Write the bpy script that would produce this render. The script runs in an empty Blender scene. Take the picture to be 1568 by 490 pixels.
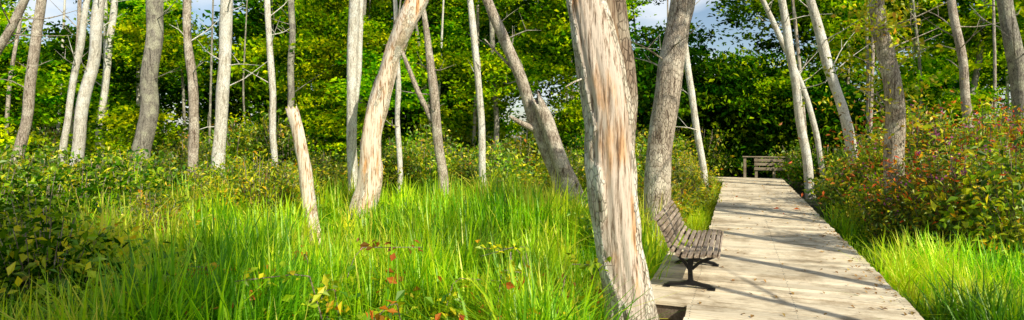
import bpy, math, random
import numpy as np
from mathutils import Vector, Matrix, noise
rng=np.random.default_rng(11); random.seed(11)
scn=bpy.context.scene
scn.view_settings.view_transform='Standard'
scn.view_settings.look='None'
scn.view_settings.exposure=0
F=900.0; EYE=1.6; GZ=-0.45
def at(a,e,d):           # sight line (a,e) + distance in metres -> world position
    return np.array([(a-784)/F*d, d, EYE-(e-206)/F*d])
TH=math.atan2(345,900); Dv=np.array([math.sin(TH),math.cos(TH)]); Rv=np.array([math.cos(TH),-math.sin(TH)])
def bw(v,t,z=0): # boardwalk coords
    p=Dv*t+Rv*v; return np.array([p[0],p[1],z])
def to_vt(x,y): return x*Rv[0]+y*Rv[1], x*Dv[0]+y*Dv[1]

# ---------------------------------------------------------------- materials
def newmat(name):
    m=bpy.data.materials.new(name); m.use_nodes=True
    nt=m.node_tree; nt.nodes.clear()
    return m,nt,nt.nodes,nt.links
def ramp(n,stops):
    r=n.new('ShaderNodeValToRGB'); cr=r.color_ramp
    while len(cr.elements)<len(stops): cr.elements.new(0.5)
    for e,(p,c) in zip(cr.elements,stops):
        e.position=p; e.color=(c[0],c[1],c[2],1)
    return r
def leaf_mat(name,stops,trans=0.4,nscale=0.35,gl=0.05,lo=0.45,hi=1.45):
    m,nt,n,l=newmat(name)
    a=n.new('ShaderNodeAttribute'); a.attribute_name='rnd'
    r=ramp(n,stops); l.new(a.outputs['Fac'],r.inputs[0])
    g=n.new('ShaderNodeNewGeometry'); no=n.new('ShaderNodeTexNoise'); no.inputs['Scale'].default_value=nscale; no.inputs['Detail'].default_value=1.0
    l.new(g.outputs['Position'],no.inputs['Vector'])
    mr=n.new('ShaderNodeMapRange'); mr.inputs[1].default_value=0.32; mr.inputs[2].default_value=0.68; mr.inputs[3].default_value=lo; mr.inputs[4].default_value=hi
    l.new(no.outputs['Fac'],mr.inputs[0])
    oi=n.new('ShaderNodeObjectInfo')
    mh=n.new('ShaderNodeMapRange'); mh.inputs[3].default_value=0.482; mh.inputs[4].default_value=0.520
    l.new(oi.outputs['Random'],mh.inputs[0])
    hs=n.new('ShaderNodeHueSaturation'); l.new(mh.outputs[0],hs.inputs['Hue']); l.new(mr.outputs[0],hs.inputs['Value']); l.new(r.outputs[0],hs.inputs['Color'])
    d=n.new('ShaderNodeBsdfDiffuse'); t=n.new('ShaderNodeBsdfTranslucent'); mx=n.new('ShaderNodeMixShader'); mx.inputs[0].default_value=trans
    l.new(hs.outputs[0],d.inputs[0]); 
    hs2=n.new('ShaderNodeHueSaturation'); hs2.inputs['Hue'].default_value=0.487; hs2.inputs['Value'].default_value=1.35; l.new(hs.outputs[0],hs2.inputs['Color'])
    l.new(hs2.outputs[0],t.inputs[0]); l.new(d.outputs[0],mx.inputs[1]); l.new(t.outputs[0],mx.inputs[2])
    o=n.new('ShaderNodeOutputMaterial')
    if gl>0:
        gs=n.new('ShaderNodeBsdfGlossy'); gs.inputs['Roughness'].default_value=0.45; gs.inputs[0].default_value=(0.95,1,0.6,1)
        m2=n.new('ShaderNodeMixShader'); m2.inputs[0].default_value=gl; l.new(mx.outputs[0],m2.inputs[1]); l.new(gs.outputs[0],m2.inputs[2]); l.new(m2.outputs[0],o.inputs[0])
    else: l.new(mx.outputs[0],o.inputs[0])
    return m
M_for=leaf_mat('forest_leaf',[(0,(0.012,0.075,0.001)),(0.28,(0.085,0.26,0.002)),(0.55,(0.31,0.56,0.003)),(1,(0.80,0.85,0.006))],0.42,0.3,0,lo=.4,hi=1.4)  # low end darkened in place of shade in the forest gaps
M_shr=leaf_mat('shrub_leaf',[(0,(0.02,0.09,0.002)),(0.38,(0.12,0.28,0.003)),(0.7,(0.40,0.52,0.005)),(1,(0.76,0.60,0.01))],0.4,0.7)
M_yel=leaf_mat('yellowing_leaf',[(0,(0.12,0.24,0.003)),(0.4,(0.40,0.48,0.005)),(0.75,(0.78,0.62,0.01)),(1,(0.74,0.28,0.01))],0.4,0.8,lo=0.6)
M_red=leaf_mat('red_leaf',[(0,(0.2,0.14,0.005)),(0.4,(0.6,0.14,0.01)),(1,(0.75,0.10,0.02))],0.4,0.8)
M_shaded=leaf_mat('shaded_leaf',[(0,(0.008,0.045,0.001)),(0.5,(0.04,0.13,0.002)),(0.85,(0.15,0.28,0.003)),(1,(0.32,0.42,0.006))],0.32,0.5,0)  # shade put into the colour: deeper greens for leaves in shadow
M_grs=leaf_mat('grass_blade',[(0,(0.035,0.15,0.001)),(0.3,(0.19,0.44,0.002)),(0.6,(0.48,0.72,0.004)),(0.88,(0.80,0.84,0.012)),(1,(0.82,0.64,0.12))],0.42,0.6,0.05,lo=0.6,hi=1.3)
M_pur=leaf_mat('purple_petal',[(0,(0.42,0.05,0.26)),(1,(0.66,0.12,0.44))],0.3)
M_lit=leaf_mat('dry_leaf',[(0,(0.25,0.10,0.03)),(0.6,(0.42,0.24,0.06)),(1,(0.5,0.38,0.08))],0.1)

def trunk_mat(name,bA,bB,bL,wA,wB,wO,crk=0.75,dk=0.31):
    m,nt,n,l=newmat(name)
    tc=n.new('ShaderNodeTexCoord')
    mp=n.new('ShaderNodeMapping'); mp.inputs['Scale'].default_value=(1,1,0.13); l.new(tc.outputs['Object'],mp.inputs[0])
    n1=n.new('ShaderNodeTexNoise'); n1.inputs['Scale'].default_value=26; n1.inputs['Detail'].default_value=7; n1.inputs['Roughness'].default_value=0.65; l.new(mp.outputs[0],n1.inputs[0])
    mp3=n.new('ShaderNodeMapping'); mp3.inputs['Scale'].default_value=(1,1,0.35); l.new(tc.outputs['Object'],mp3.inputs[0])
    vo=n.new('ShaderNodeTexVoronoi'); vo.inputs['Scale'].default_value=32; vo.feature='DISTANCE_TO_EDGE'; l.new(mp3.outputs[0],vo.inputs[0])
    n2=n.new('ShaderNodeTexNoise'); n2.inputs['Scale'].default_value=3.5; n2.inputs['Detail'].default_value=6; l.new(tc.outputs['Object'],n2.inputs[0])
    rb=ramp(n,[(0.34,bA),(0.52,bB),(0.8,bB)]); l.new(n1.outputs[0],rb.inputs[0])
    lr=ramp(n,[(0.48,(0,0,0)),(0.6,(1,1,1))]); l.new(n2.outputs[0],lr.inputs[0])
    mxl=n.new('ShaderNodeMix'); mxl.data_type='RGBA'; l.new(lr.outputs[0],mxl.inputs[0]); l.new(rb.outputs[0],mxl.inputs[6]); mxl.inputs[7].default_value=(*bL,1)
    cr=ramp(n,[(0.0,(0.3,0.27,0.24)),(0.12,(1,1,1))]); l.new(vo.outputs['Distance'],cr.inputs[0])
    mul=n.new('ShaderNodeMix'); mul.data_type='RGBA'; mul.blend_type='MULTIPLY'; mul.inputs[0].default_value=crk; l.new(mxl.outputs[2],mul.inputs[6]); l.new(cr.outputs[0],mul.inputs[7])
    mp2=n.new('ShaderNodeMapping'); mp2.inputs['Scale'].default_value=(1,1,0.05); l.new(tc.outputs['Object'],mp2.inputs[0])
    n3=n.new('ShaderNodeTexNoise'); n3.inputs['Scale'].default_value=34; n3.inputs['Detail'].default_value=7; n3.inputs['Roughness'].default_value=0.72; l.new(mp2.outputs[0],n3.inputs[0])
    rw=ramp(n,[(dk,(0.05,0.03,0.02)),(dk+.08,wA),(dk+.18,wB),(0.75,wB)]); l.new(n3.outputs[0],rw.inputs[0])
    n4=n.new('ShaderNodeTexNoise'); n4.inputs['Scale'].default_value=6; n4.inputs['Detail'].default_value=5; 
    mp4=n.new('ShaderNodeMapping'); mp4.inputs['Scale'].default_value=(1,1,0.2); mp4.inputs['Location'].default_value=(3,1,7); l.new(tc.outputs['Object'],mp4.inputs[0]); l.new(mp4.outputs[0],n4.inputs[0])
    r4=ramp(n,[(0.54,(0,0,0)),(0.64,(.85,.85,.85))]); l.new(n4.outputs[0],r4.inputs[0])
    mo=n.new('ShaderNodeMix'); mo.data_type='RGBA'; l.new(r4.outputs[0],mo.inputs[0]); l.new(rw.outputs[0],mo.inputs[6])
    mo2=n.new('ShaderNodeMix'); mo2.data_type='RGBA'; mo2.blend_type='MULTIPLY'; mo2.inputs[0].default_value=1; l.new(rw.outputs[0],mo2.inputs[6]); mo2.inputs[7].default_value=(*wO,1)
    l.new(mo2.outputs[2],mo.inputs[7])
    a=n.new('ShaderNodeAttribute'); a.attribute_name='rnd'
    ra=ramp(n,[(0.42,(0,0,0)),(0.58,(1,1,1))]); l.new(a.outputs['Fac'],ra.inputs[0])
    mm=n.new('ShaderNodeMix'); mm.data_type='RGBA'; l.new(ra.outputs[0],mm.inputs[0]); l.new(mo.outputs[2],mm.inputs[6]); l.new(mul.outputs[2],mm.inputs[7])
    b=n.new('ShaderNodeBsdfPrincipled'); b.inputs['Roughness'].default_value=0.85; b.inputs['Specular IOR Level'].default_value=0.2
    l.new(mm.outputs[2],b.inputs['Base Color'])
    add=n.new('ShaderNodeMath'); add.operation='MULTIPLY_ADD'; l.new(cr.outputs[0],add.inputs[0]); add.inputs[1].default_value=0.5; l.new(n1.outputs[0],add.inputs[2])
    mb=n.new('ShaderNodeMix'); l.new(ra.outputs[0],mb.inputs[0]); l.new(n3.outputs[0],mb.inputs[2]); l.new(add.outputs[0],mb.inputs[3])
    bp=n.new('ShaderNodeBump'); bp.inputs['Strength'].default_value=0.95; bp.inputs['Distance'].default_value=0.022; l.new(mb.outputs[0],bp.inputs['Height']); l.new(bp.outputs[0],b.inputs['Normal'])
    o=n.new('ShaderNodeOutputMaterial'); l.new(b.outputs[0],o.inputs[0]); return m
M_main=trunk_mat('weathered_dead_trunk',(0.20,0.14,0.08),(0.72,0.62,0.46),(0.86,0.79,0.64),(0.32,0.22,0.14),(0.76,0.62,0.48),(0.98,0.68,0.40),.75,.325)
M_stem=trunk_mat('rough_brown_bark',(0.06,0.04,0.025),(0.34,0.25,0.17),(0.50,0.42,0.30),(0.22,0.13,0.08),(0.5,0.38,0.26),(0.95,0.60,0.30))
M_deadw=trunk_mat('orange_dead_wood',(0.28,0.16,0.07),(0.76,0.60,0.40),(0.88,0.79,0.61),(0.46,0.24,0.10),(0.90,0.76,0.57),(0.98,0.58,0.26),.75,.33)
M_grey=trunk_mat('grey_bark',(0.09,0.075,0.055),(0.38,0.34,0.26),(0.52,0.49,0.34),(0.2,0.12,0.08),(0.4,0.3,0.22),(0.9,0.6,0.4))
M_brown=trunk_mat('brown_bark',(0.13,0.085,0.05),(0.56,0.46,0.34),(0.70,0.61,0.46),(0.2,0.12,0.08),(0.45,0.33,0.22),(0.9,0.6,0.4),.8)
M_pale=trunk_mat('pale_bark',(0.38,0.31,0.21),(0.85,0.78,0.62),(0.90,0.86,0.72),(0.4,0.28,0.18),(0.7,0.58,0.42),(0.9,0.7,0.5),0.5)

def wood_mat(name,cols,axis='X',bumps=0.5,rough=0.75):
    m,nt,n,l=newmat(name)
    tc=n.new('ShaderNodeTexCoord'); mp=n.new('ShaderNodeMapping')
    mp.inputs['Scale'].default_value=(0.06,1,1) if axis=='X' else (1,0.06,1); l.new(tc.outputs['Object'],mp.inputs[0])
    a=n.new('ShaderNodeAttribute'); a.attribute_name='rnd'
    cmb=n.new('ShaderNodeCombineXYZ'); mu=n.new('ShaderNodeMath'); mu.operation='MULTIPLY'; mu.inputs[1].default_value=37; l.new(a.outputs['Fac'],mu.inputs[0]); l.new(mu.outputs[0],cmb.inputs[2]); l.new(mu.outputs[0],cmb.inputs[0])
    va=n.new('ShaderNodeVectorMath'); l.new(mp.outputs[0],va.inputs[0]); l.new(cmb.outputs[0],va.inputs[1])
    n1=n.new('ShaderNodeTexNoise'); n1.inputs['Scale'].default_value=55; n1.inputs['Detail'].default_value=5; n1.inputs['Roughness'].default_value=0.7; l.new(va.outputs[0],n1.inputs[0])
    r=ramp(n,[(0.3,cols[0]),(0.48,cols[1]),(0.7,cols[2])]); l.new(n1.outputs[0],r.inputs[0])
    n2=n.new('ShaderNodeTexNoise'); n2.inputs['Scale'].default_value=1.7; n2.inputs['Detail'].default_value=8; n2.inputs['Roughness'].default_value=0.7; l.new(tc.outputs['Object'],n2.inputs[0])
    r2=ramp(n,[(0.38,(0.42,0.36,0.29)),(0.53,(1,1,1))]); l.new(n2.outputs[0],r2.inputs[0])
    mu2=n.new('ShaderNodeMix'); mu2.data_type='RGBA'; mu2.blend_type='MULTIPLY'; mu2.inputs[0].default_value=0.75; l.new(r.outputs[0],mu2.inputs[6]); l.new(r2.outputs[0],mu2.inputs[7])
    mr=n.new('ShaderNodeMapRange'); mr.inputs[3].default_value=0.72; mr.inputs[4].default_value=1.12; l.new(a.outputs['Fac'],mr.inputs[0])
    hs=n.new('ShaderNodeHueSaturation'); l.new(mr.outputs[0],hs.inputs['Value']); l.new(mu2.outputs[2],hs.inputs['Color'])
    b=n.new('ShaderNodeBsdfPrincipled'); b.inputs['Roughness'].default_value=rough; b.inputs['Specular IOR Level'].default_value=0.25; l.new(hs.outputs[0],b.inputs['Base Color'])
    bp=n.new('ShaderNodeBump'); bp.inputs['Strength'].default_value=bumps; bp.inputs['Distance'].default_value=0.004; l.new(n1.outputs[0],bp.inputs['Height']); l.new(bp.outputs[0],b.inputs['Normal'])
    o=n.new('ShaderNodeOutputMaterial'); l.new(b.outputs[0],o.inputs[0]); return m
M_deck=wood_mat('deck_plank_wood',[(0.40,0.29,0.17),(0.88,0.73,0.49),(0.95,0.84,0.62)])
M_rail=wood_mat('rail_wood',[(0.14,0.10,0.06),(0.42,0.33,0.21),(0.58,0.47,0.32)])
M_under=wood_mat('deck_frame_wood',[(0.10,0.075,0.05),(0.2,0.15,0.10),(0.28,0.22,0.15)],'Y')
M_bench=wood_mat('bench_slat_wood',[(0.11,0.075,0.05),(0.37,0.28,0.20),(0.66,0.54,0.42)],'Y',0.5,0.42)
def plain(name,col,rough,metal=0):
    m,nt,n,l=newmat(name); b=n.new('ShaderNodeBsdfPrincipled')
    no=n.new('ShaderNodeTexNoise'); no.inputs['Scale'].default_value=20; r=ramp(n,[(0.35,tuple(c*0.6 for c in col)),(0.65,col)]); l.new(no.outputs[0],r.inputs[0]); l.new(r.outputs[0],b.inputs['Base Color'])
    b.inputs['Roughness'].default_value=rough; b.inputs['Metallic'].default_value=metal
    o=n.new('ShaderNodeOutputMaterial'); l.new(b.outputs[0],o.inputs[0]); return m
M_iron=plain('cast_iron',(0.02,0.02,0.022),0.4,0.6)
def ground_mat():
    m,nt,n,l=newmat('marsh_soil'); tc=n.new('ShaderNodeTexCoord')
    no=n.new('ShaderNodeTexNoise'); no.inputs['Scale'].default_value=0.8; no.inputs['Detail'].default_value=9; l.new(tc.outputs['Object'],no.inputs[0])
    r=ramp(n,[(0.3,(0.03,0.022,0.012)),(0.5,(0.045,0.06,0.012)),(0.7,(0.09,0.12,0.015))]); l.new(no.outputs[0],r.inputs[0])
    n2=n.new('ShaderNodeTexNoise'); n2.inputs['Scale'].default_value=14; n2.inputs['Detail'].default_value=8; l.new(tc.outputs['Object'],n2.inputs[0])
    b=n.new('ShaderNodeBsdfPrincipled'); b.inputs['Roughness'].default_value=0.9; l.new(r.outputs[0],b.inputs['Base Color'])
    bp=n.new('ShaderNodeBump'); bp.inputs['Distance'].default_value=0.1; l.new(n2.outputs[0],bp.inputs['Height']); l.new(bp.outputs[0],b.inputs['Normal'])
    o=n.new('ShaderNodeOutputMaterial'); l.new(b.outputs[0],o.inputs[0]); return m
M_ground=ground_mat()

# ---------------------------------------------------------------- mesh helpers
def mk_mesh(name,parts,smooth=False):
    mats=[];V=[];Q=[];R=[];MI=[];off=0
    for v,q,r,m in parts:
        if m not in mats: mats.append(m)
        V.append(v);Q.append(q+off);R.append(r);MI.append(np.full(len(q),mats.index(m)));off+=len(v)
    V=np.concatenate(V).astype(np.float32);Q=np.concatenate(Q).astype(np.int32);R=np.concatenate(R).astype(np.float32);MI=np.concatenate(MI).astype(np.int32)
    me=bpy.data.meshes.new(name); me.vertices.add(len(V)); me.vertices.foreach_set('co',V.ravel())
    me.loops.add(len(Q)*4); me.loops.foreach_set('vertex_index',Q.ravel())
    me.polygons.add(len(Q)); me.polygons.foreach_set('loop_start',np.arange(len(Q),dtype=np.int32)*4)
    for m in mats: me.materials.append(m)
    me.polygons.foreach_set('material_index',MI)
    me.update(calc_edges=True)
    at_=me.attributes.new('rnd','FLOAT','POINT'); at_.data.foreach_set('value',R)
    me.polygons.foreach_set('use_smooth',np.full(len(Q),smooth,dtype=bool))
    return me
def mk_obj(name,me,loc=(0,0,0),parent=None,scale=None,rotz=0):
    o=bpy.data.objects.new(name,me); scn.collection.objects.link(o); o.location=loc
    if scale is not None: o.scale=scale
    o.rotation_euler=(0,0,rotz)
    if parent: o.parent=parent
    return o
def norm(a): return a/np.maximum(np.linalg.norm(a,axis=-1,keepdims=True),1e-9)
def leaves(C,size,mat,w=0.55,up=0.8,rnd=None):
    N=len(C); n=norm(rng.normal(size=(N,3))*0.75+np.array([0.15,-0.25,up]))
    a=rng.normal(size=(N,3)); a[:,2]-=0.3; a=norm(a-n*np.sum(a*n,1,keepdims=True)); b=np.cross(n,a)
    s=(size*rng.uniform(0.55,1.35,N))[:,None]
    v=np.stack([C-a*s*.5, C+b*s*w*.5-a*s*.05+n*s*.10, C+a*s*.5-n*s*0.1, C-b*s*w*.5-a*s*.05+n*s*.10],1).reshape(-1,3)
    q=np.arange(N*4).reshape(-1,4)
    r=rng.beta(2,2.3,N) if rnd is None else rnd
    return v,q,np.repeat(r,4),mat
def tube(P,R,sides=14,rings=None,amp=0.06,seed=0,bark=None,mat=None,jag=0.0,flare=0.0,stretch=1.0):
    P=np.array(P,float);R=np.array(R,float)
    L=np.r_[0,np.cumsum(np.linalg.norm(np.diff(P,axis=0),axis=1))]
    if rings is None: rings=max(6,int(L[-1]/0.18))
    s=np.linspace(0,L[-1],rings)
    def smooth(arr):
        x=np.interp(s,L,arr); k=max(1,rings//(len(P)*3)); 
        if k>1:
            xp=np.r_[2*x[0]-x[1:k+1][::-1],x,2*x[-1]-x[-k-1:-1][::-1]]
            ker=np.hanning(2*k+3)[1:-1]; ker/=ker.sum(); x=np.convolve(xp,ker,'valid')
        return x
    C=np.stack([smooth(P[:,i]) for i in range(3)],1); rr=np.interp(s,L,R)
    if sides>=10 and L[-1]>3:
        wob=np.array([[noise.noise((z*0.55,seed,0)),noise.noise((z*0.55,seed,9)),0] for z in s]); C=C+wob*rr[:,None]*0.8*np.minimum(1,s/1.0)[:,None]
    if flare: rr=rr*(1+flare*np.exp(-(s)/0.35))
    T=norm(np.gradient(C,axis=0)); ref=np.array([0,1.0,0.0])
    U=norm(np.cross(ref,T)); 
    W=np.cross(T,U)
    V=np.zeros((rings,sides,3)); K=np.ones((rings,sides))
    for i in range(rings):
        for j in range(sides):
            th=2*math.pi*j/sides; c,sn=math.cos(th),math.sin(th)
            f=1+amp*2*noise.noise((c*1.3+seed,sn*1.3,s[i]*0.9*stretch))+amp*1.2*noise.noise((c*4+seed,sn*4,s[i]*1.6+5))
            bk=1.0
            if bark is not None:
                bk=bark(th,s[i],C[i][2]); f+= (0.10 if bk>0.5 else 0.0)
                if bk>0.5: f+=0.13*noise.noise((c*7+seed,sn*7,s[i]*3))
                else: f+=0.07*noise.noise((c*9+seed,sn*9,s[i]*0.5))
            K[i,j]=bk
            V[i,j]=C[i]+(U[i]*c+W[i]*sn)*rr[i]*f
    if jag>0:
        for j in range(sides):
            dz=jag*(noise.noise((j*0.9,seed,2))+0.6*noise.noise((j*2.3,seed,5))+random.uniform(-.2,.2))
            for kk,fac in ((1,1.0),(2,0.6),(3,0.3)):
                V[-kk,j]+=T[-1]*dz*fac
        inner=V[-1].mean(0)-T[-1]*jag*0.6; ring=inner+(V[-1]-V[-1].mean(0))*0.55; ring[:,2]=inner[2]
        ring2=inner-T[-1]*0.02+(ring-inner)*0.05
        V=np.concatenate([V,ring[None],ring2[None]]); K=np.concatenate([K,np.zeros((2,sides))]); rings+=2
    idx=np.arange(rings*sides).reshape(rings,sides)
    q=np.stack([idx[:-1],np.roll(idx[:-1],-1,1),np.roll(idx[1:],-1,1),idx[1:]],-1).reshape(-1,4)
    return V.reshape(-1,3),q,K.ravel(),mat
def boxes(B,mat):
    V=[];Q=[];R=[]
    for k,(x0,x1,y0,y1,z0,z1,r) in enumerate(B):
        v=[(x0,y0,z0),(x1,y0,z0),(x1,y1,z0),(x0,y1,z0),(x0,y0,z1),(x1,y0,z1),(x1,y1,z1),(x0,y1,z1)]
        V+=v;R+=[r]*8;o=k*8
        Q+=[(o+3,o+2,o+1,o),(o+4,o+5,o+6,o+7),(o,o+1,o+5,o+4),(o+1,o+2,o+6,o+5),(o+2,o+3,o+7,o+6),(o+3,o,o+4,o+7)]
    return np.array(V,float),np.array(Q),np.array(R,float),mat

# ---------------------------------------------------------------- ground
u=np.linspace(-1,1,181); g=np.sign(u)*(np.abs(u)**3)*380+u*20
X,Y=np.meshgrid(g,g); Z=np.zeros_like(X)
for i in range(X.shape[0]):
    for j in range(X.shape[1]):
        x,y=X[i,j],Y[i,j]; r=math.hypot(x,y)
        Z[i,j]=GZ+(0.10*noise.noise((x*0.5,y*0.5,0))+0.05*noise.noise((x*1.7,y*1.7,3)))*(1 if r<60 else 0.3)
Z=np.minimum(Z,-0.30)
idx=np.arange(X.size).reshape(X.shape)
q=np.stack([idx[:-1,:-1],idx[:-1,1:],idx[1:,1:],idx[1:,:-1]],-1).reshape(-1,4)
mk_obj('ground',mk_mesh('ground',[(np.stack([X,Y,Z],-1).reshape(-1,3),q,np.zeros(X.size),M_ground)],True))

# ---------------------------------------------------------------- boardwalk
B=[];t=-5.0;pw=0.142
while t<23.4:
    j1,j2=random.uniform(-.014,.014),random.uniform(-.014,.014)
    x0,x1=-0.442+j1,1.52+j2
    if 5.78<t<8.7: x0=-0.88+j1*0.3
    z=random.uniform(-.003,.003)
    if t>21.2: x0=-4.0
    B.append((x0,x1,t,t+pw-random.uniform(.009,.015),-0.038+z,z,random.random())); t+=pw
S=[]
for v in (-0.40,0.5,1.45): S.append((v-0.03,v+0.03,-5,23.3,-0.22,-0.044,random.random()))
S.append((-0.85,-0.80,5.8,8.68,-0.20,-0.044,.3))
S.append((-0.80,-0.44,5.82,5.86,-0.20,-0.044,.5))
t=-4
while t<23:
    for v in (-0.34,1.38): S.append((v-0.05,v+0.05,t,t+0.1,-0.8,-0.047,random.random()))
    t+=2.4
for tt in (5.95,8.45): S.append((-0.79,-0.70,tt,tt+0.09,-0.8,-0.047,.4))
NB=[]
for b_ in B:
    if b_[2]<3.5 or b_[2]>12: continue
    for v in (-0.40,0.5,1.45):
        for o_ in (.035,.1):
            vv=v+random.uniform(-.008,.008); NB.append((vv-.005,vv+.005,b_[2]+o_-.005,b_[2]+o_+.005,b_[5]-.002,b_[5]+.0015,0))
mk_obj('boardwalk',mk_mesh('boardwalk',[boxes(B,M_deck),boxes(S,M_under),boxes(NB,M_iron)]),rotz=-TH)
N=460; v=rng.uniform(-0.4,1.5,N)*1.0; e=rng.random(N)<0.55; v[e]=1.5-np.abs(rng.normal(0,0.18,e.sum())); t=4+18*rng.random(N)**1.3
C=np.stack([v*Rv[0]+t*Dv[0],v*Rv[1]+t*Dv[1],np.full(N,0.012)],1)
mk_obj('fallen_leaves',mk_mesh('fallen_leaves',[leaves(C,0.05,M_lit,0.6,3.0)]))

# ---------------------------------------------------------------- park bench (contour slat bench)
bench=bpy.data.objects.new('park_bench',None); scn.collection.objects.link(bench)
bp0=bw(-0.15,6.15,0.0); bench.location=bp0; bench.rotation_euler=(0,0,-TH)
prof=[(0.0,0.385),(-0.03,0.405),(-0.085,0.41),(-0.145,0.405),(-0.205,0.397),(-0.265,0.388),(-0.325,0.382),(-0.385,0.385),(-0.44,0.41),(-0.478,0.452),(-0.50,0.505),(-0.52,0.56),(-0.545,0.615),(-0.572,0.668),(-0.603,0.72),(-0.64,0.765)]
def slat(P0,P1,th=0.028,L=1.66,r=0.5):
    (x0,z0),(x1,z1)=P0,P1; dx,dz=x1-x0,z1-z0; l=math.hypot(dx,dz); dx/=l;dz/=l; nx,nz=-dz,dx
    if nz<0: nx,nz=-nx,-nz
    g=0.008; a=(x0+dx*g,z0+dz*g); b=(x1-dx*g,z1-dz*g); c=0.005
    pts=[(a[0]-nx*th,a[1]-nz*th),(b[0]-nx*th,b[1]-nz*th),(b[0]-nx*c,b[1]-nz*c),(b[0]-dx*c,b[1]-dz*c),(a[0]+dx*c,a[1]+dz*c),(a[0]-nx*c,a[1]-nz*c)]
    y0=random.uniform(-.004,.004)
    V=[(x,y0,z) for x,z in pts]+[(x,y0+L,z) for x,z in pts]
    Q=[(i,(i+1)%6,(i+1)%6+6,i+6) for i in range(6)]+[(0,1,2,5),(2,3,4,5),(6,11,8,7),(8,11,10,9)]
    return np.array(V,float),np.array(Q),np.full(12,r),M_bench
seat=[slat(prof[i],prof[i+1],r=random.random()) for i in range(0,8)]
back=[slat(prof[i],prof[i+1],r=random.random()) for i in range(8,15)]
mk_obj('seat',mk_mesh('seat',seat),parent=bench); mk_obj('backrest',mk_mesh('backrest',back),parent=bench)
def ribbon(path,wid,y0,y1):
    P=np.array(path,float); T=norm(np.gradient(P,axis=0)); Nn=np.stack([-T[:,1],T[:,0]],1); w=np.array(wid)[:,None] if np.ndim(wid) else np.full((len(P),1),wid)
    A=P+Nn*w/2;Bb=P-Nn*w/2; n=len(P)
    V=[];
    for yy in (y0,y1):
        V+= [(p[0],yy,p[1]) for p in A]+[(p[0],yy,p[1]) for p in Bb]
    Q=[]
    for i in range(n-1):
        a,b,c,d=i,i+1,n+i+1,n+i
        Q+=[(a,b,c,d),(2*n+d,2*n+c,2*n+b,2*n+a),(a,2*n+a,2*n+b,b),(d,c,2*n+c,2*n+d)]
    Q+=[(0,n,3*n,2*n),(n-1,3*n-1,4*n-1,2*n-1)]
    return np.array(V,float),np.array(Q),np.zeros(len(V)),M_iron
for k,yy in enumerate((0.22,1.40)):
    under=[(x*0.99+(-0.0),z-0.045) if i<8 else (x-0.04,z-0.02) for i,(x,z) in enumerate(prof)]
    parts=[ribbon(under[1:15],0.03,yy,yy+0.05),
           ribbon([(-0.27,0.36),(-0.30,0.30),(-0.31,0.2),(-0.305,0.10),(-0.31,0.03)],[0.12,0.06,0.045,0.05,0.09],yy,yy+0.05),
           ribbon([(-0.06,0.35),(-0.14,0.31),(-0.22,0.27),(-0.29,0.2)],0.03,yy+0.005,yy+0.045),
           ribbon([(-0.46,0.40),(-0.42,0.32),(-0.36,0.26),(-0.315,0.19)],0.03,yy+0.005,yy+0.045),
           ribbon([(-0.08,0.012),(-0.12,0.03),(-0.2,0.04),(-0.31,0.06),(-0.42,0.04),(-0.52,0.03),(-0.56,0.012)],[0.02,0.028,0.03,0.05,0.03,0.028,0.02],yy-0.004,yy+0.054),
           boxes([(-0.13,-0.06,yy-0.03,yy+0.08,0.004,0.014,0),(-0.58,-0.51,yy-0.03,yy+0.08,0.004,0.014,0)],M_iron)]
    mk_obj('leg_%d'%(k+1),mk_mesh('leg',parts),parent=bench)

# ---------------------------------------------------------------- far railing at the bend
RB=[]
for y0,h in ((-0.42,0.72),(0,0.72),(0.65,0.66),(1.18,0.70)):
    RB.append((y0,y0+0.1,0,0.1,-0.45,h-0.02,random.random()))
for z0 in (0.26,0.44,0.60): RB.append((-0.03,1.30,-0.045,-0.004,z0-0.06,z0+0.05,random.random()))
RB.append((-0.46,1.32,-0.05,0.13,0.705,0.74,0.6))
rl=at(1156,272,23.2)
mk_obj('wooden_railing',mk_mesh('wooden_railing',[boxes(RB,M_rail)]),loc=(rl[0],23.2,0),rotz=-0.3)

# ---------------------------------------------------------------- named trees
def make_tree(name,parts,base):
    out=[(v-np.array(base),q,r,m) for v,q,r,m in parts]
    return mk_obj(name,mk_mesh(name,out,True),loc=tuple(base))
def ptree(name,pts,hw,d,mat,extend=6,sides=14,seed=0,branches=(),flare=0.3,jag=0,bark=None,ddepth=0,amp=0.06,extra=None,rings=None):
    P=[at(a,e,d+ddepth*i/max(1,len(pts)-1)) for i,(a,e) in enumerate(pts)]
    R=[h*d/F for h in hw]
    p0=P[0].copy(); dirn=P[0]-P[1]; 
    if p0[2]>GZ-0.1:
        k=(p0[2]-(GZ-0.15))/max(0.3,-dirn[2]) if dirn[2]<0 else 0
        nb=p0+dirn*min(k,3)*0.7; nb[2]=GZ-0.15; P=[nb]+P; R=[R[0]*1.08]+R
    if extend and not jag:
        dd=P[-1]-P[-2]; dd=dd/np.linalg.norm(dd); dd=norm(dd*0.8+np.array([0,0,0.35]))
        P.append(P[-1]+dd*extend*0.5+np.array([rng.normal()*.15,rng.normal()*.15,0])); R.append(R[-1]*0.75)
        P.append(P[-1]+norm(dd+np.array([rng.normal()*.1,0,.3]))*extend*0.5); R.append(R[-1]*0.35)
    parts=[tube(P,R,sides,rings,amp,seed,bark,mat,jag,flare)]
    for br in branches:
        pp,hh=br; bp=[at(a,e,d+dz) for a,e,dz in pp]
        parts.append(tube(bp,[h*d/F for h in hh],8,None,0.05,seed+3,bark,mat,0,0))
    if extra: parts+=extra
    return make_tree(name,parts,P[0])
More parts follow.
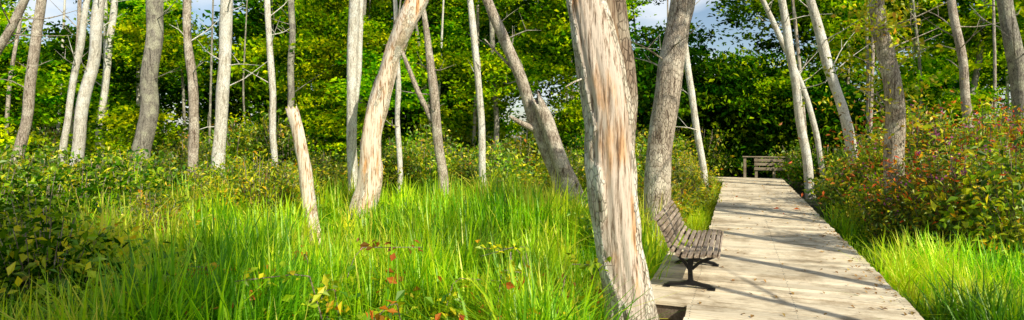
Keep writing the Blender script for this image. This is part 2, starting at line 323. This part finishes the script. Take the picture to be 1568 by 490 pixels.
def twigs(pts,d,mat,n,seed,L=(0.5,1.6)):
    r=random.Random(seed); out=[]
    P=[at(a,e,d) for a,e in pts]
    for k in range(n):
        i=r.randrange(len(P)-1); f=r.random(); p=P[i]*(1-f)+P[i+1]*f
        az=r.uniform(0,6.28); ln=r.uniform(*L); el=r.uniform(0.0,0.9)
        dr=np.array([math.cos(az)*math.cos(el),math.sin(az)*math.cos(el),math.sin(el)])
        q1=p+dr*ln*.5+np.array([0,0,r.uniform(-.1,.1)]); q2=q1+dr*ln*.5+np.array([r.uniform(-.2,.2),0,r.uniform(-.2,.25)])
        out.append(tube([p,q1,q2],[0.020,0.012,0.004],5,6,0.0,seed,None,mat))
        q3=q1+np.array([r.uniform(-.3,.3),r.uniform(-.3,.3),r.uniform(.1,.4)])
        out.append(tube([q1,q3],[0.010,0.003],4,4,0.0,seed,None,mat))
    return out

def bark_main(th,s,z):
    x=math.cos(th); y=math.sin(th)
    ang=math.degrees(math.atan2(x,-y)) # 0 facing the walk approach, + right
    nn=28*noise.noise((z*1.3,ang*0.01,4))+16*noise.noise((z*5,ang*0.03,9))
    lo=-44+nn; hi=50+nn*0.6
    if z<0.35: 
        k=(0.35-z)/0.55; lo=lo*(1-k)+15*k; hi=hi*(1-k)+15*k
    if z<-.1: return 1.0
    return 0.0 if lo<ang<hi else 1.0
d=5.6
Pm=[(972,548),(964,460),(952,390),(940,290),(925,180),(910,110),(900,50),(893,-10),(888,-60)]
main=[tube([at(a,e,d) for a,e in Pm],[h*d/F for h in (38,33,31,33,33,31,28,25,20)],84,190,0.06,2.0,bark_main,M_main,0.25,0.15)]
main.append(tube([at(a,e,d+o) for a,e,o in ((950,330,.12),(952,200,.12),(949,100,.1),(941,20,.1),(933,-60,.1),(925,-160,.1))],[h*d/F for h in (6,15,18,19,17,10)],40,120,0.10,5.0,lambda th,s,z:1.0 if (math.cos(th)>0.0+0.5*noise.noise((z*3,1,1))) else 0.0,M_stem,0.2,0))
main.append(tube([at(893,120,5.5),at(878,126,5.45),at(866,133,5.4)],[0.012,0.009,0.005],6,8,0.1,3,None,M_main))
make_tree('dead_tree',main,at(972,548,d))
ptree('bare_tree',[(1003,395),(1004,330),(1010,220),(1024,110),(1040,40),(1046,-20)],[23,20,18,19,17,15],9.4,M_brown,5,28,7.0,amp=0.08,flare=0.35,rings=110,
      branches=[(((1040,60,0),(1056,15,.2),(1066,-40,.4)),(9,7,5))],extra=twigs([(1024,110),(1046,-20)],9.4,M_brown,5,4))
rb=lambda th,s,z: 1.0 if noise.noise((math.cos(th)*1.2,math.sin(th)*1.2+3,z*0.8))>0.18 else 0.0
ptree('dead_tree',[(549,345),(560,290),(571,215),(585,150),(598,85),(618,40),(640,0),(668,-50)],[19,17,15,14,14,15,15,13],12.6,M_deadw,2,32,4.0,bark=rb,amp=0.12,flare=0.3,rings=110)
ptree('broken_tree_snag',[(483,375),(474,320),(466,250),(456,200),(447,166)],[11,10,9,9,9],11.0,M_deadw,0,18,9.0,bark=rb,jag=0.18,amp=0.1)
ptree('leaning_dead_tree',[(868,330),(850,265),(826,200),(798,120),(770,55),(742,-8),(722,-60)],[13,11,10,9,8,7,6],13.6,M_brown,2,18,12.0,amp=0.07,
      branches=[(((822,200,0),(800,190,-.2),(780,178,-.3)),(6,4.5,2)),(((790,110,0),(770,90,.1),(742,60,.2)),(3,2,1))],extra=twigs([(826,200),(742,-8)],13.6,M_grey,4,8))
ptree('broken_tree_snag',[(889,332),(872,285),(850,225),(832,180),(819,150)],[15,14,12,11,8],13.3,M_brown,0,20,15.0,jag=0.3,amp=0.12)
ptree('deciduous_tree',[(214,275),(217,220),(226,150),(234,80),(240,0)],[15,13,12,11,11],17.0,M_grey,6,20,20.0,amp=0.07,extra=twigs([(226,150),(240,0)],17,M_grey,5,9))
ptree('deciduous_tree',[(292,300),(297,210),(295,120),(286,50),(287,-10)],[7,7,6.5,6,6],15.5,M_brown,5,12,21.0,amp=0.08,extra=twigs([(295,120),(287,-10)],15.5,M_pale,5,10))
ptree('deciduous_tree',[(332,285),(337,200),(343,110),(345,50),(348,-10)],[9.5,9,9,9,8.5],16.0,M_pale,6,16,22.0,amp=0.05,extra=twigs([(337,200),(348,-10)],16,M_pale,6,11))
ptree('deciduous_tree',[(420,260),(418,180),(417,110),(411,40),(407,-10)],[5,5,5,4.5,4.5],18,M_pale,5,10,23.0,extra=twigs([(418,180),(407,-10)],18,M_pale,4,12))
ptree('deciduous_tree',[(539,320),(539,230),(538,140),(541,60),(543,-10)],[8,7.5,7.5,8,8],14.5,M_pale,6,16,24.0,branches=[(((540,200,.2),(549,110,.3),(552,0,.3),(553,-60,.3)),(4,5,5,4))])
ptree('deciduous_tree',[(612,275),(610,190),(610,120),(607,60)],[4,4,4,3.5],19,M_pale,5,10,25.0,extra=twigs([(612,220),(607,60)],19,M_brown,5,14))
ptree('dead_tree',[(678,318),(674,250),(668,180),(660,100),(650,30),(645,-10)],[8,7.5,7.5,6.5,4,3],14.8,M_brown,2,14,26.0,flare=.5,branches=[(((662,185,0),(640,140,.1),(622,95,.2),(613,72,.2)),(4.5,4,3.5,2.5))],extra=twigs([(668,180),(650,30)],14.8,M_brown,4,15))
ptree('deciduous_tree',[(740,305),(738,220),(733,130),(725,50),(719,-10)],[5.5,5.5,5,5,4.5],16,M_pale,5,12,27.0,extra=twigs([(738,220),(719,-10)],16,M_pale,5,16))
for pts,h,dd,mt,sd in [
   ([(30,230),(44,150),(55,60),(63,-10)],7,19,M_brown,31),([(-20,95),(12,50),(45,-8)],6,15,M_brown,32),
   ([(95,240),(105,160),(124,70),(135,-10)],4.5,20,M_pale,33),([(118,245),(130,150),(145,60),(156,-10)],8,18,M_pale,34),
   ([(150,245),(158,160),(168,60),(176,-10)],5,21,M_pale,35),([(106,300),(112,200),(118,100),(122,0)],3,22,M_brown,36),
   ([(1079,280),(1068,200),(1057,130),(1049,80),(1040,-10)],5,17,M_pale,37),
   ([(1233,225),(1222,150),(1208,70),(1196,-10)],6,19,M_pale,38),([(1252,215),(1236,150),(1196,60),(1163,-10)],4,20,M_pale,39),
   ([(1302,215),(1284,150),(1258,60),(1238,-10)],7,17,M_pale,40),([(1333,220),(1331,190),(1329,150)],3,22,M_grey,41),
   ([(1482,170),(1474,110),(1464,50),(1456,-10)],6,17,M_brown,42),([(1566,170),(1558,110),(1546,40),(1536,-10)],11,14,M_grey,43),
   ([(445,230),(446,120),(446,-10)],5,24,M_grey,44),([(761,260),(757,120),(750,0)],4,23,M_grey,45),([(1478,200),(1500,90),(1510,-10)],4,24,M_grey,46)]:
    ptree('deciduous_tree',pts,[h*1.05]+[h]*(len(pts)-2)+[h*0.9],dd,mt,5,12,float(sd),extra=twigs(pts[1:] if len(pts)>3 else pts,dd,mt,6,sd,(0.6,2.0)))
pts=[(1378,365),(1372,290),(1366,200),(1360,110),(1352,40),(1348,-10)]
ex=twigs(pts[2:],10.6,M_brown,14,51,(0.4,1.0))
LC=[]
for k in range(55):
    f=random.random(); i=int(f*3.999); p=at(*pts[2+i if i<3 else 4],10.6); p=p+np.array([random.gauss(0,.32),random.gauss(.1,.3),random.uniform(-.2,.8)])
    LC.append(p+rng.normal(size=(20,3))*np.array([.17,.17,.10]))
ex.append(leaves(np.concatenate(LC),0.10,M_yel,0.6))
ptree('leafy_tree',pts,[18,15,13.5,12,11,10],10.6,M_brown,6,22,50.0,extra=ex,flare=.3,rings=90)

# ---------------------------------------------------------------- background forest
def crown(ncl,rx,rz,cr,per,size,mat):
    d_=norm(rng.normal(size=(ncl,3))); rad=rng.random(ncl)**(1/2.4); c=d_*rad[:,None]*np.array([rx,rx,rz])
    sc=rng.uniform(.5,1.4,ncl); C=np.repeat(c,per,0)+rng.normal(size=(ncl*per,3))*np.repeat(sc,per)[:,None]*np.array([cr,cr,cr*.36])
    rn=np.clip(np.repeat(rng.normal(0,.26,ncl),per)+rng.beta(2,2.5,ncl*per),0,1)
    return leaves(C,size,mat,0.62,rnd=rn)
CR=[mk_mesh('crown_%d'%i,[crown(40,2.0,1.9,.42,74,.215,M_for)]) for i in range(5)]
CRD=[mk_mesh('crown_shaded_%d'%i,[crown(44,2.1,2.0,.45,76,.24,M_shaded)]) for i in range(2)]  # crowns with shade painted into the leaves, mixed in to darken the forest
bg=bpy.data.objects.new('background_forest',None); scn.collection.objects.link(bg)
gaps=[(95,0,34),(20,5,20),(62,30,14),(305,-8,32),(1092,22,44),(1120,66,18),(955,70,14),(822,150,9),(1420,-10,12),(600,-10,12),(375,5,9),(990,10,10)]
def gapped(x,d_,z,rad):
    px=784+F*x/d_; py=206-F*(z-EYE)/d_; rp=rad*F/d_
    return any(math.hypot(px-a,py-b)<r+rp*0.75 for a,b,r in gaps)
nb=0
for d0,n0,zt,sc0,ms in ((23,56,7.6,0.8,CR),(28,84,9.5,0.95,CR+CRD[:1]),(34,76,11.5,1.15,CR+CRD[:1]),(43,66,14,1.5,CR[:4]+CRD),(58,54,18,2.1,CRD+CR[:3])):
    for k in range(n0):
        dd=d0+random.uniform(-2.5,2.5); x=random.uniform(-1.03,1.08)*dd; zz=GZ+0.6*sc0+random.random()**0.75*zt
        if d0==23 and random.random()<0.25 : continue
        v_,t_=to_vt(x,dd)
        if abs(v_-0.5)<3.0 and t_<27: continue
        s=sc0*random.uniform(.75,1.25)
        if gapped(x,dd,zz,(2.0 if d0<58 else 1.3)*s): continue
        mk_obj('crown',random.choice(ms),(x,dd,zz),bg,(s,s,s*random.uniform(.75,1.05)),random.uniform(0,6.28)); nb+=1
tp=[]
for k in range(44):
    dd=random.uniform(21,36); x=random.uniform(-.95,.95)*dd; v_,t_=to_vt(x,dd)
    if abs(v_-0.5)<2.2: continue
    h=random.uniform(9,14); lx=random.gauss(0,.7); r_=random.uniform(.04,.11)
    tp.append(tube([(x,dd,GZ-.1),(x+lx*.4+random.gauss(0,.1),dd,h*.4),(x+lx,dd+.3,h)],[r_,r_*.85,r_*.4],8,14,.06,k,None,random.choice([M_pale,M_brown,M_grey])))
mk_obj('background_trunks',mk_mesh('background_trunks',tp,True),parent=bg)

# ---------------------------------------------------------------- shrubs
def shrub(nst,h,spread,size,mat,per=26,mat2=None,frac=.0,fl=None,w=.5):
    LC=[];SV=[];SQ=[];o=0
    for k in range(nst):
        az=random.uniform(0,6.28); rr=random.random()**.7*spread; hh=h*random.uniform(.45,1.12)*(1-.35*(rr/spread)**2)
        b=np.array([math.cos(az),math.sin(az),0])*rr*.35; tip=np.array([math.cos(az)*rr*1.0+random.gauss(0,.1),math.sin(az)*rr+random.gauss(0,.1),hh])
        s=rng.uniform(.22,1.0,per)**.8; mid=(b+tip)*.5+np.array([0,0,hh*.18])
        p=(1-s)[:,None]**2*b+2*(s*(1-s))[:,None]*mid+(s**2)[:,None]*tip
        LC.append(p+rng.normal(size=(per,3))*np.array([.09,.09,.05])*(h/1.4))
        ss=np.linspace(0,1,5); pp=(1-ss)[:,None]**2*b+2*(ss*(1-ss))[:,None]*mid+(ss**2)[:,None]*tip
        sd=np.array([-math.sin(az),math.cos(az),0])*.005
        V=np.concatenate([pp-sd,pp+sd]); SV.append(V); SQ+= [(o+i,o+i+1,o+5+i+1,o+5+i) for i in range(4)]; o+=10
        if fl is not None and random.random()<.25: fl.append(tip+np.array([0,-.02,.03])+rng.normal(size=(6,3))*.03)
    C=np.concatenate(LC); m=rng.random(len(C))<frac
    cn=np.repeat(rng.normal(0,.16,nst),per); rn=np.clip(rng.beta(2,2.3,len(C))+cn,0,1)
    parts=[leaves(C[~m],size,mat,w,rnd=rn[~m]),(np.concatenate(SV),np.array(SQ),np.zeros(o)+1,M_stem)]
    if m.any(): parts.append(leaves(C[m],size,mat2 or mat,w,rnd=rn[m]))
    return parts
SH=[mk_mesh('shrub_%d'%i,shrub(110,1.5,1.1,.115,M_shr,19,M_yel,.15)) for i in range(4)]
SHD=[mk_mesh('shrub_shaded_%d'%i,shrub(110,1.5,1.1,.12,M_shaded,19,M_shr,.25)) for i in range(2)]  # shrubs with shadow painted into the leaf colour, for shaded brush
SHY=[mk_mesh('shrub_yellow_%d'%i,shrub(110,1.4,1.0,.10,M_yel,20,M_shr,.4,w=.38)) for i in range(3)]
def shrub_p():
    fl=[]; p=shrub(140,2.1,1.3,.115,M_shr,24,M_yel,.28,fl,w=.34); p.append(leaves(np.concatenate(fl),.044,M_pur,.8)); 
    c=rng.normal(size=(220,3))*np.array([.75,.75,.4])+np.array([0,0,1.5]); p.append(leaves(c,.10,M_red,.4)); return p
SHP=[mk_mesh('shrub_purple_%d'%i,shrub_p()) for i in range(2)]
SHR=mk_mesh('shrub_red',shrub(60,1.3,.6,.11,M_red,16,M_yel,.3))
def place(name,ms,x,y,s,zs=1.0,z=None):
    v_,t_=to_vt(x,y)
    rad=0.9*s
    if -0.45-rad*.75<v_<1.52+rad*.75 and t_<23.5: 
        return
    if t_>19.5 and 784+F*x/y<1215 and 784+F*x/y>1100 and t_<26: return
    mk_obj(name,random.choice(ms),(x,y,GZ-.05 if z is None else z),None,(s,s,s*zs),random.uniform(0,6.28))
def strip(name,ms,a0,a1,d0,d1,n,s0,s1,zs=1.0):
    for k in range(n):
        dd=random.uniform(d0,d1); a=random.uniform(a0,a1); place(name,ms,(a-784)/F*dd,dd,random.uniform(s0,s1),zs*random.uniform(.8,1.2))
strip('shrub',SHD+SH[:1],-60,100,5.6,8.5,8,.65,.95,.9)
strip('shrub',SHD+SH[:3],-40,230,9,15,16,.8,1.15)
strip('shrub',SHY,0,260,8.0,12,6,.5,.8)
strip('shrub',SH+SHD[:1],150,460,13,18,20,.7,1.1)
strip('shrub',SHY,360,470,11.5,14.5,8,.7,1.0,1.15)
strip('shrub',SHY,200,420,12,15,5,.6,.9,1.0)
strip('shrub',SH+SHD[:1],460,1000,16.5,21,32,.8,1.2)
strip('shrub',SHD+SH,-60,1100,20,25,38,1.1,1.7)
strip('shrub',SHY+SH,1050,1090,10.5,20,9,.55,.9)
for t_ in np.arange(9.8,20,1.0): p=bw(-1.55+random.uniform(-.25,.1),t_); place('shrub',SHY+SHY+SH,p[0],p[1],random.uniform(.65,.95),1.15)
for t_ in np.arange(12.0,19,0.9): p=bw(2.45+random.uniform(-.1,.4),t_); place('shrub',SHY+SHY+SH,p[0],p[1],random.uniform(.7,.95),1.0)
for t_ in np.arange(9.5,24,1.0): p=bw(3.9+random.uniform(-.4,.6),t_); place('shrub',SH+SHY,p[0],p[1],random.uniform(.95,1.2),1.1)
strip('flowering_shrub',SHP,1390,1600,9.2,12.5,14,.9,1.1,.95)
strip('flowering_shrub',SHP+SH,1290,1600,13,18,14,1.0,1.3,1.0)
strip('shrub',SHD+SH,1200,1620,18,24,14,1.2,1.7)
strip('red_leaf_shrub',[SHR],1250,1290,13.6,14.4,3,1.25,1.45,1.35)
for k in range(14):
    mk_obj('crown',random.choice(CRD),(bw(random.uniform(-3,5),28)[0],bw(0,28+random.uniform(0,3))[1],random.uniform(0.3,4)),bg,(1.1,)*3,random.uniform(0,6))  # dark-painted crowns stand for the forest shade past the walk's end

# ---------------------------------------------------------------- tall grass
def grass(bx,by,h,w,rn,lean):
    N=len(bx); az=rng.uniform(0,2*math.pi,N) ; dr=np.stack([np.cos(az),np.sin(az),np.zeros(N)],1); sd=np.stack([-np.sin(az),np.cos(az),np.zeros(N)],1)
    base=np.stack([bx,by,np.full(N,GZ-.05)],1); V=[];Rr=[]
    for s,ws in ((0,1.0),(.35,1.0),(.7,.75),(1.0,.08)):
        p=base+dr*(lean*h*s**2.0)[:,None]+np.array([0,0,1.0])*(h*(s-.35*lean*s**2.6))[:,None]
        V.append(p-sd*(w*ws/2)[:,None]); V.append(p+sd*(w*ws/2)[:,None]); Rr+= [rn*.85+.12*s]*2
    V=np.stack(V,1).reshape(-1,3); R=np.stack(Rr,1).ravel(); b=np.arange(N)[:,None]*8
    q=np.stack([b+np.array([k,k+1,k+3,k+2]) for k in (0,2,4)],1).reshape(-1,4)
    return V,q,R,M_grs
tx,ty=1.14,5.6
def tufts(nt,a0,a1,d0,d1,per,hr,wr,side,pw=1.0,lg=.22,sp=.055,rb_=0):
    d_=d0+(d1-d0)*rng.random(nt)**pw; a=rng.uniform(a0,a1,nt); x=(a-784)/F*d_; y=d_
    v_=x*Rv[0]+y*Rv[1]; t_=x*Dv[0]+y*Dv[1]
    if side<0: ok=(v_<-0.62)&~((t_>5.5)&(t_<8.9)&(v_>-1.05))&~((np.abs(x-tx*.93)<.42)&(y<5.75))
    else: ok=v_>1.72
    x,y=x[ok],y[ok]
    keep=np.array([noise.noise((xx*.8,yy*.8,12))>-.28 for xx,yy in zip(x,y)]); x,y=x[keep],y[keep]; n=len(x)
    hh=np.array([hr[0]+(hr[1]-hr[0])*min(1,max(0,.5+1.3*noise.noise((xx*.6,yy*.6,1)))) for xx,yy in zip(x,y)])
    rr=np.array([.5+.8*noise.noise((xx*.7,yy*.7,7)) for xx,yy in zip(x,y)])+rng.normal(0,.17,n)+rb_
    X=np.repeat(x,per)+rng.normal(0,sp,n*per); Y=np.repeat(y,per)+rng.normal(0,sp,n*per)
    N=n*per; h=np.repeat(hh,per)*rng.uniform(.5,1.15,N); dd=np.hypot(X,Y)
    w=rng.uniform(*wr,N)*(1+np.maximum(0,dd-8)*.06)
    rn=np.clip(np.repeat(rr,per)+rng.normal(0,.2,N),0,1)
    return grass(X,Y,h,w,rn,np.clip(rng.gamma(2.2,lg,N),0.03,1.4))
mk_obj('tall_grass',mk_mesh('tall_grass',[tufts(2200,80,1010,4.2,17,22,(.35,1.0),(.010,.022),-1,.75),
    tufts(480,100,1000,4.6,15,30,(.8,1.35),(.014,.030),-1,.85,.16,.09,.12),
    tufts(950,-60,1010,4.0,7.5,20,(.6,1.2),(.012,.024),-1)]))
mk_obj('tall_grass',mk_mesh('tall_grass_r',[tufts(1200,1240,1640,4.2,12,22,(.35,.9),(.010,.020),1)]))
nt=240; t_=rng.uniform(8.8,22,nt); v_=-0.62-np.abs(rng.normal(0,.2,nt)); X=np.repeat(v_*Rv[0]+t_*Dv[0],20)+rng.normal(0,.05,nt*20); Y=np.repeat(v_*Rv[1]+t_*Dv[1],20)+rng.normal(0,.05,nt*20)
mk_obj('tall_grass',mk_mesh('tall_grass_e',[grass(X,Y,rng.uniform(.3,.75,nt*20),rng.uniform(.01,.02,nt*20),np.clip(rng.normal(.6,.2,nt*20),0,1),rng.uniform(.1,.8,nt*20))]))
def herbs(m,a0,a1,d0,d1,z0,z1,per):
    a=rng.uniform(a0,a1,m); dd=d0+(d1-d0)*rng.random(m)
    c=np.stack([(a-784)/F*dd,dd,GZ+rng.uniform(z0,z1,m)],1); v_=c[:,0]*Rv[0]+c[:,1]*Rv[1]; c=c[v_<-1.1]
    return np.repeat(c,per,0)+rng.normal(size=(len(c)*per,3))*np.array([.10,.10,.10])
C=np.concatenate([herbs(90,250,920,4.5,5.6,.3,.65,9),herbs(110,-20,280,4.6,6.6,.3,.9,9)]); C2=herbs(40,250,920,4.6,5.8,.4,.8,3)
mk_obj('undergrowth',mk_mesh('undergrowth',[leaves(C[::2],.10,M_yel,.55),leaves(C[1::4],.11,M_shr,.55),leaves(C[3::4],.11,M_shr,.55),leaves(C2,.085,M_red,.6)]))
strip('low_plant',SHY+SH,240,900,9,15,8,.3,.45,1.0)
cp=[]
for k in range(18):
    a=random.uniform(300,900); dd=random.uniform(4.7,6); p=at(a,520,dd); p[2]=GZ; ang=random.uniform(0,6.28); ln=random.uniform(.5,1.1)
    q1=p+np.array([math.cos(ang)*ln*.3,math.sin(ang)*ln*.3,random.uniform(.7,1.0)]); q2=q1+np.array([math.cos(ang)*ln*.6,math.sin(ang)*ln*.6,random.uniform(-.2,.1)])
    cp.append(tube([p,q1,q2],[.007,.005,.003],5,12,0,k,None,M_stem))
    f=rng.random(16)[:,None]; cp.append(leaves(q1*(1-f)+q2*f+rng.normal(size=(16,3))*.04,.085,random.choice([M_yel,M_yel,M_red,M_red]),.6))
mk_obj('bramble',mk_mesh('bramble',cp))

# ---------------------------------------------------------------- shade trees beside / behind the viewpoint
def shade_tree(x,y,h,r,crowns,mat=M_grey,ms=None):
    e=bpy.data.objects.new('shade_tree',None); scn.collection.objects.link(e); e.location=(x,y,GZ)
    me=mk_mesh('trunk',[tube([(0,0,-.1),(.05,.05,h*.5),(.1,-.05,h)],[r,r*.8,r*.35],12,None,.06,x,None,mat)]+
        [tube([(0.05,0,h*.55+i*.5),(math.cos(i*2.1)*1.2,math.sin(i*2.1)*1.2,h*.75+i*.4)],[r*.35,r*.1],6,6,0,i,None,mat) for i in range(5)],True)
    mk_obj('trunk',me,(0,0,0),e)
    for cx,cy,cz,s in crowns: mk_obj('crown',random.choice(ms or CR),(cx,cy,cz),e,(s,s,s*.7),random.uniform(0,6))
shade_tree(6.4,5.6,8.5,.15,[(0,0,8.2,.5),(1.2,-.6,4.3,.36)])
shade_tree(6.1,3.2,9,.11,[(0,0,9,.4)])
shade_tree(5.6,1.4,8,.08,[(0,0,8,.3)])
shade_tree(7.9,7.6,9,.12,[(0,0,9,.4),(.9,.3,5.6,.36)])
shade_tree(9.5,5.5,10,.16,[(0,0,9,.5)])
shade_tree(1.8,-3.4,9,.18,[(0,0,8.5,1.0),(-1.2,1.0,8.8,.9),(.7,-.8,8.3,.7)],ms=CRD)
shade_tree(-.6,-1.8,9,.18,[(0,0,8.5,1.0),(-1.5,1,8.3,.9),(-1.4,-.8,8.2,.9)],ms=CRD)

# ---------------------------------------------------------------- light, sky, camera
el=math.radians(38); az=(0.60,-0.80)
sdir=Vector((az[0]*math.cos(el),az[1]*math.cos(el),math.sin(el)))
L=bpy.data.lights.new('sun','SUN'); L.energy=5.0; L.angle=math.radians(.5); L.color=(1,.95,.82)
lo=bpy.data.objects.new('sun',L); scn.collection.objects.link(lo); lo.rotation_euler=sdir.to_track_quat('Z','Y').to_euler(); lo.location=(10,-12,20)
w=bpy.data.worlds.new('World'); scn.world=w; w.use_nodes=True; nt=w.node_tree
sk=nt.nodes.new('ShaderNodeTexSky'); sk.sky_type='NISHITA'; sk.sun_disc=False; sk.sun_elevation=el; sk.sun_rotation=math.atan2(az[0],az[1])
b=nt.nodes['Background']; b.inputs[1].default_value=0.13
tc=nt.nodes.new('ShaderNodeTexCoord'); mp=nt.nodes.new('ShaderNodeMapping'); mp.inputs['Scale'].default_value=(1,1,2.5); cn=nt.nodes.new('ShaderNodeTexNoise'); cn.inputs['Scale'].default_value=4.5; cn.inputs['Detail'].default_value=8
nt.links.new(tc.outputs['Generated'],mp.inputs[0]); nt.links.new(mp.outputs[0],cn.inputs[0])
cr=ramp(nt.nodes,[(0.50,(0,0,0)),(0.66,(.8,.8,.8))]); nt.links.new(cn.outputs[0],cr.inputs[0])
mx=nt.nodes.new('ShaderNodeMix'); mx.data_type='RGBA'; nt.links.new(cr.outputs[0],mx.inputs[0]); nt.links.new(sk.outputs[0],mx.inputs[6]); mx.inputs[7].default_value=(7.4,7.8,8.2,1)
nt.links.new(mx.outputs[2],b.inputs[0])
cam=bpy.data.cameras.new('camera'); co=bpy.data.objects.new('camera',cam); scn.collection.objects.link(co)
cam.sensor_width=36; cam.lens=F/1568*36; cam.shift_y=-39/1568; cam.clip_end=2000; cam.clip_start=0.05
co.location=(0,0,EYE); co.rotation_euler=(math.radians(90),0,0); scn.camera=co
print('bg crowns',nb)
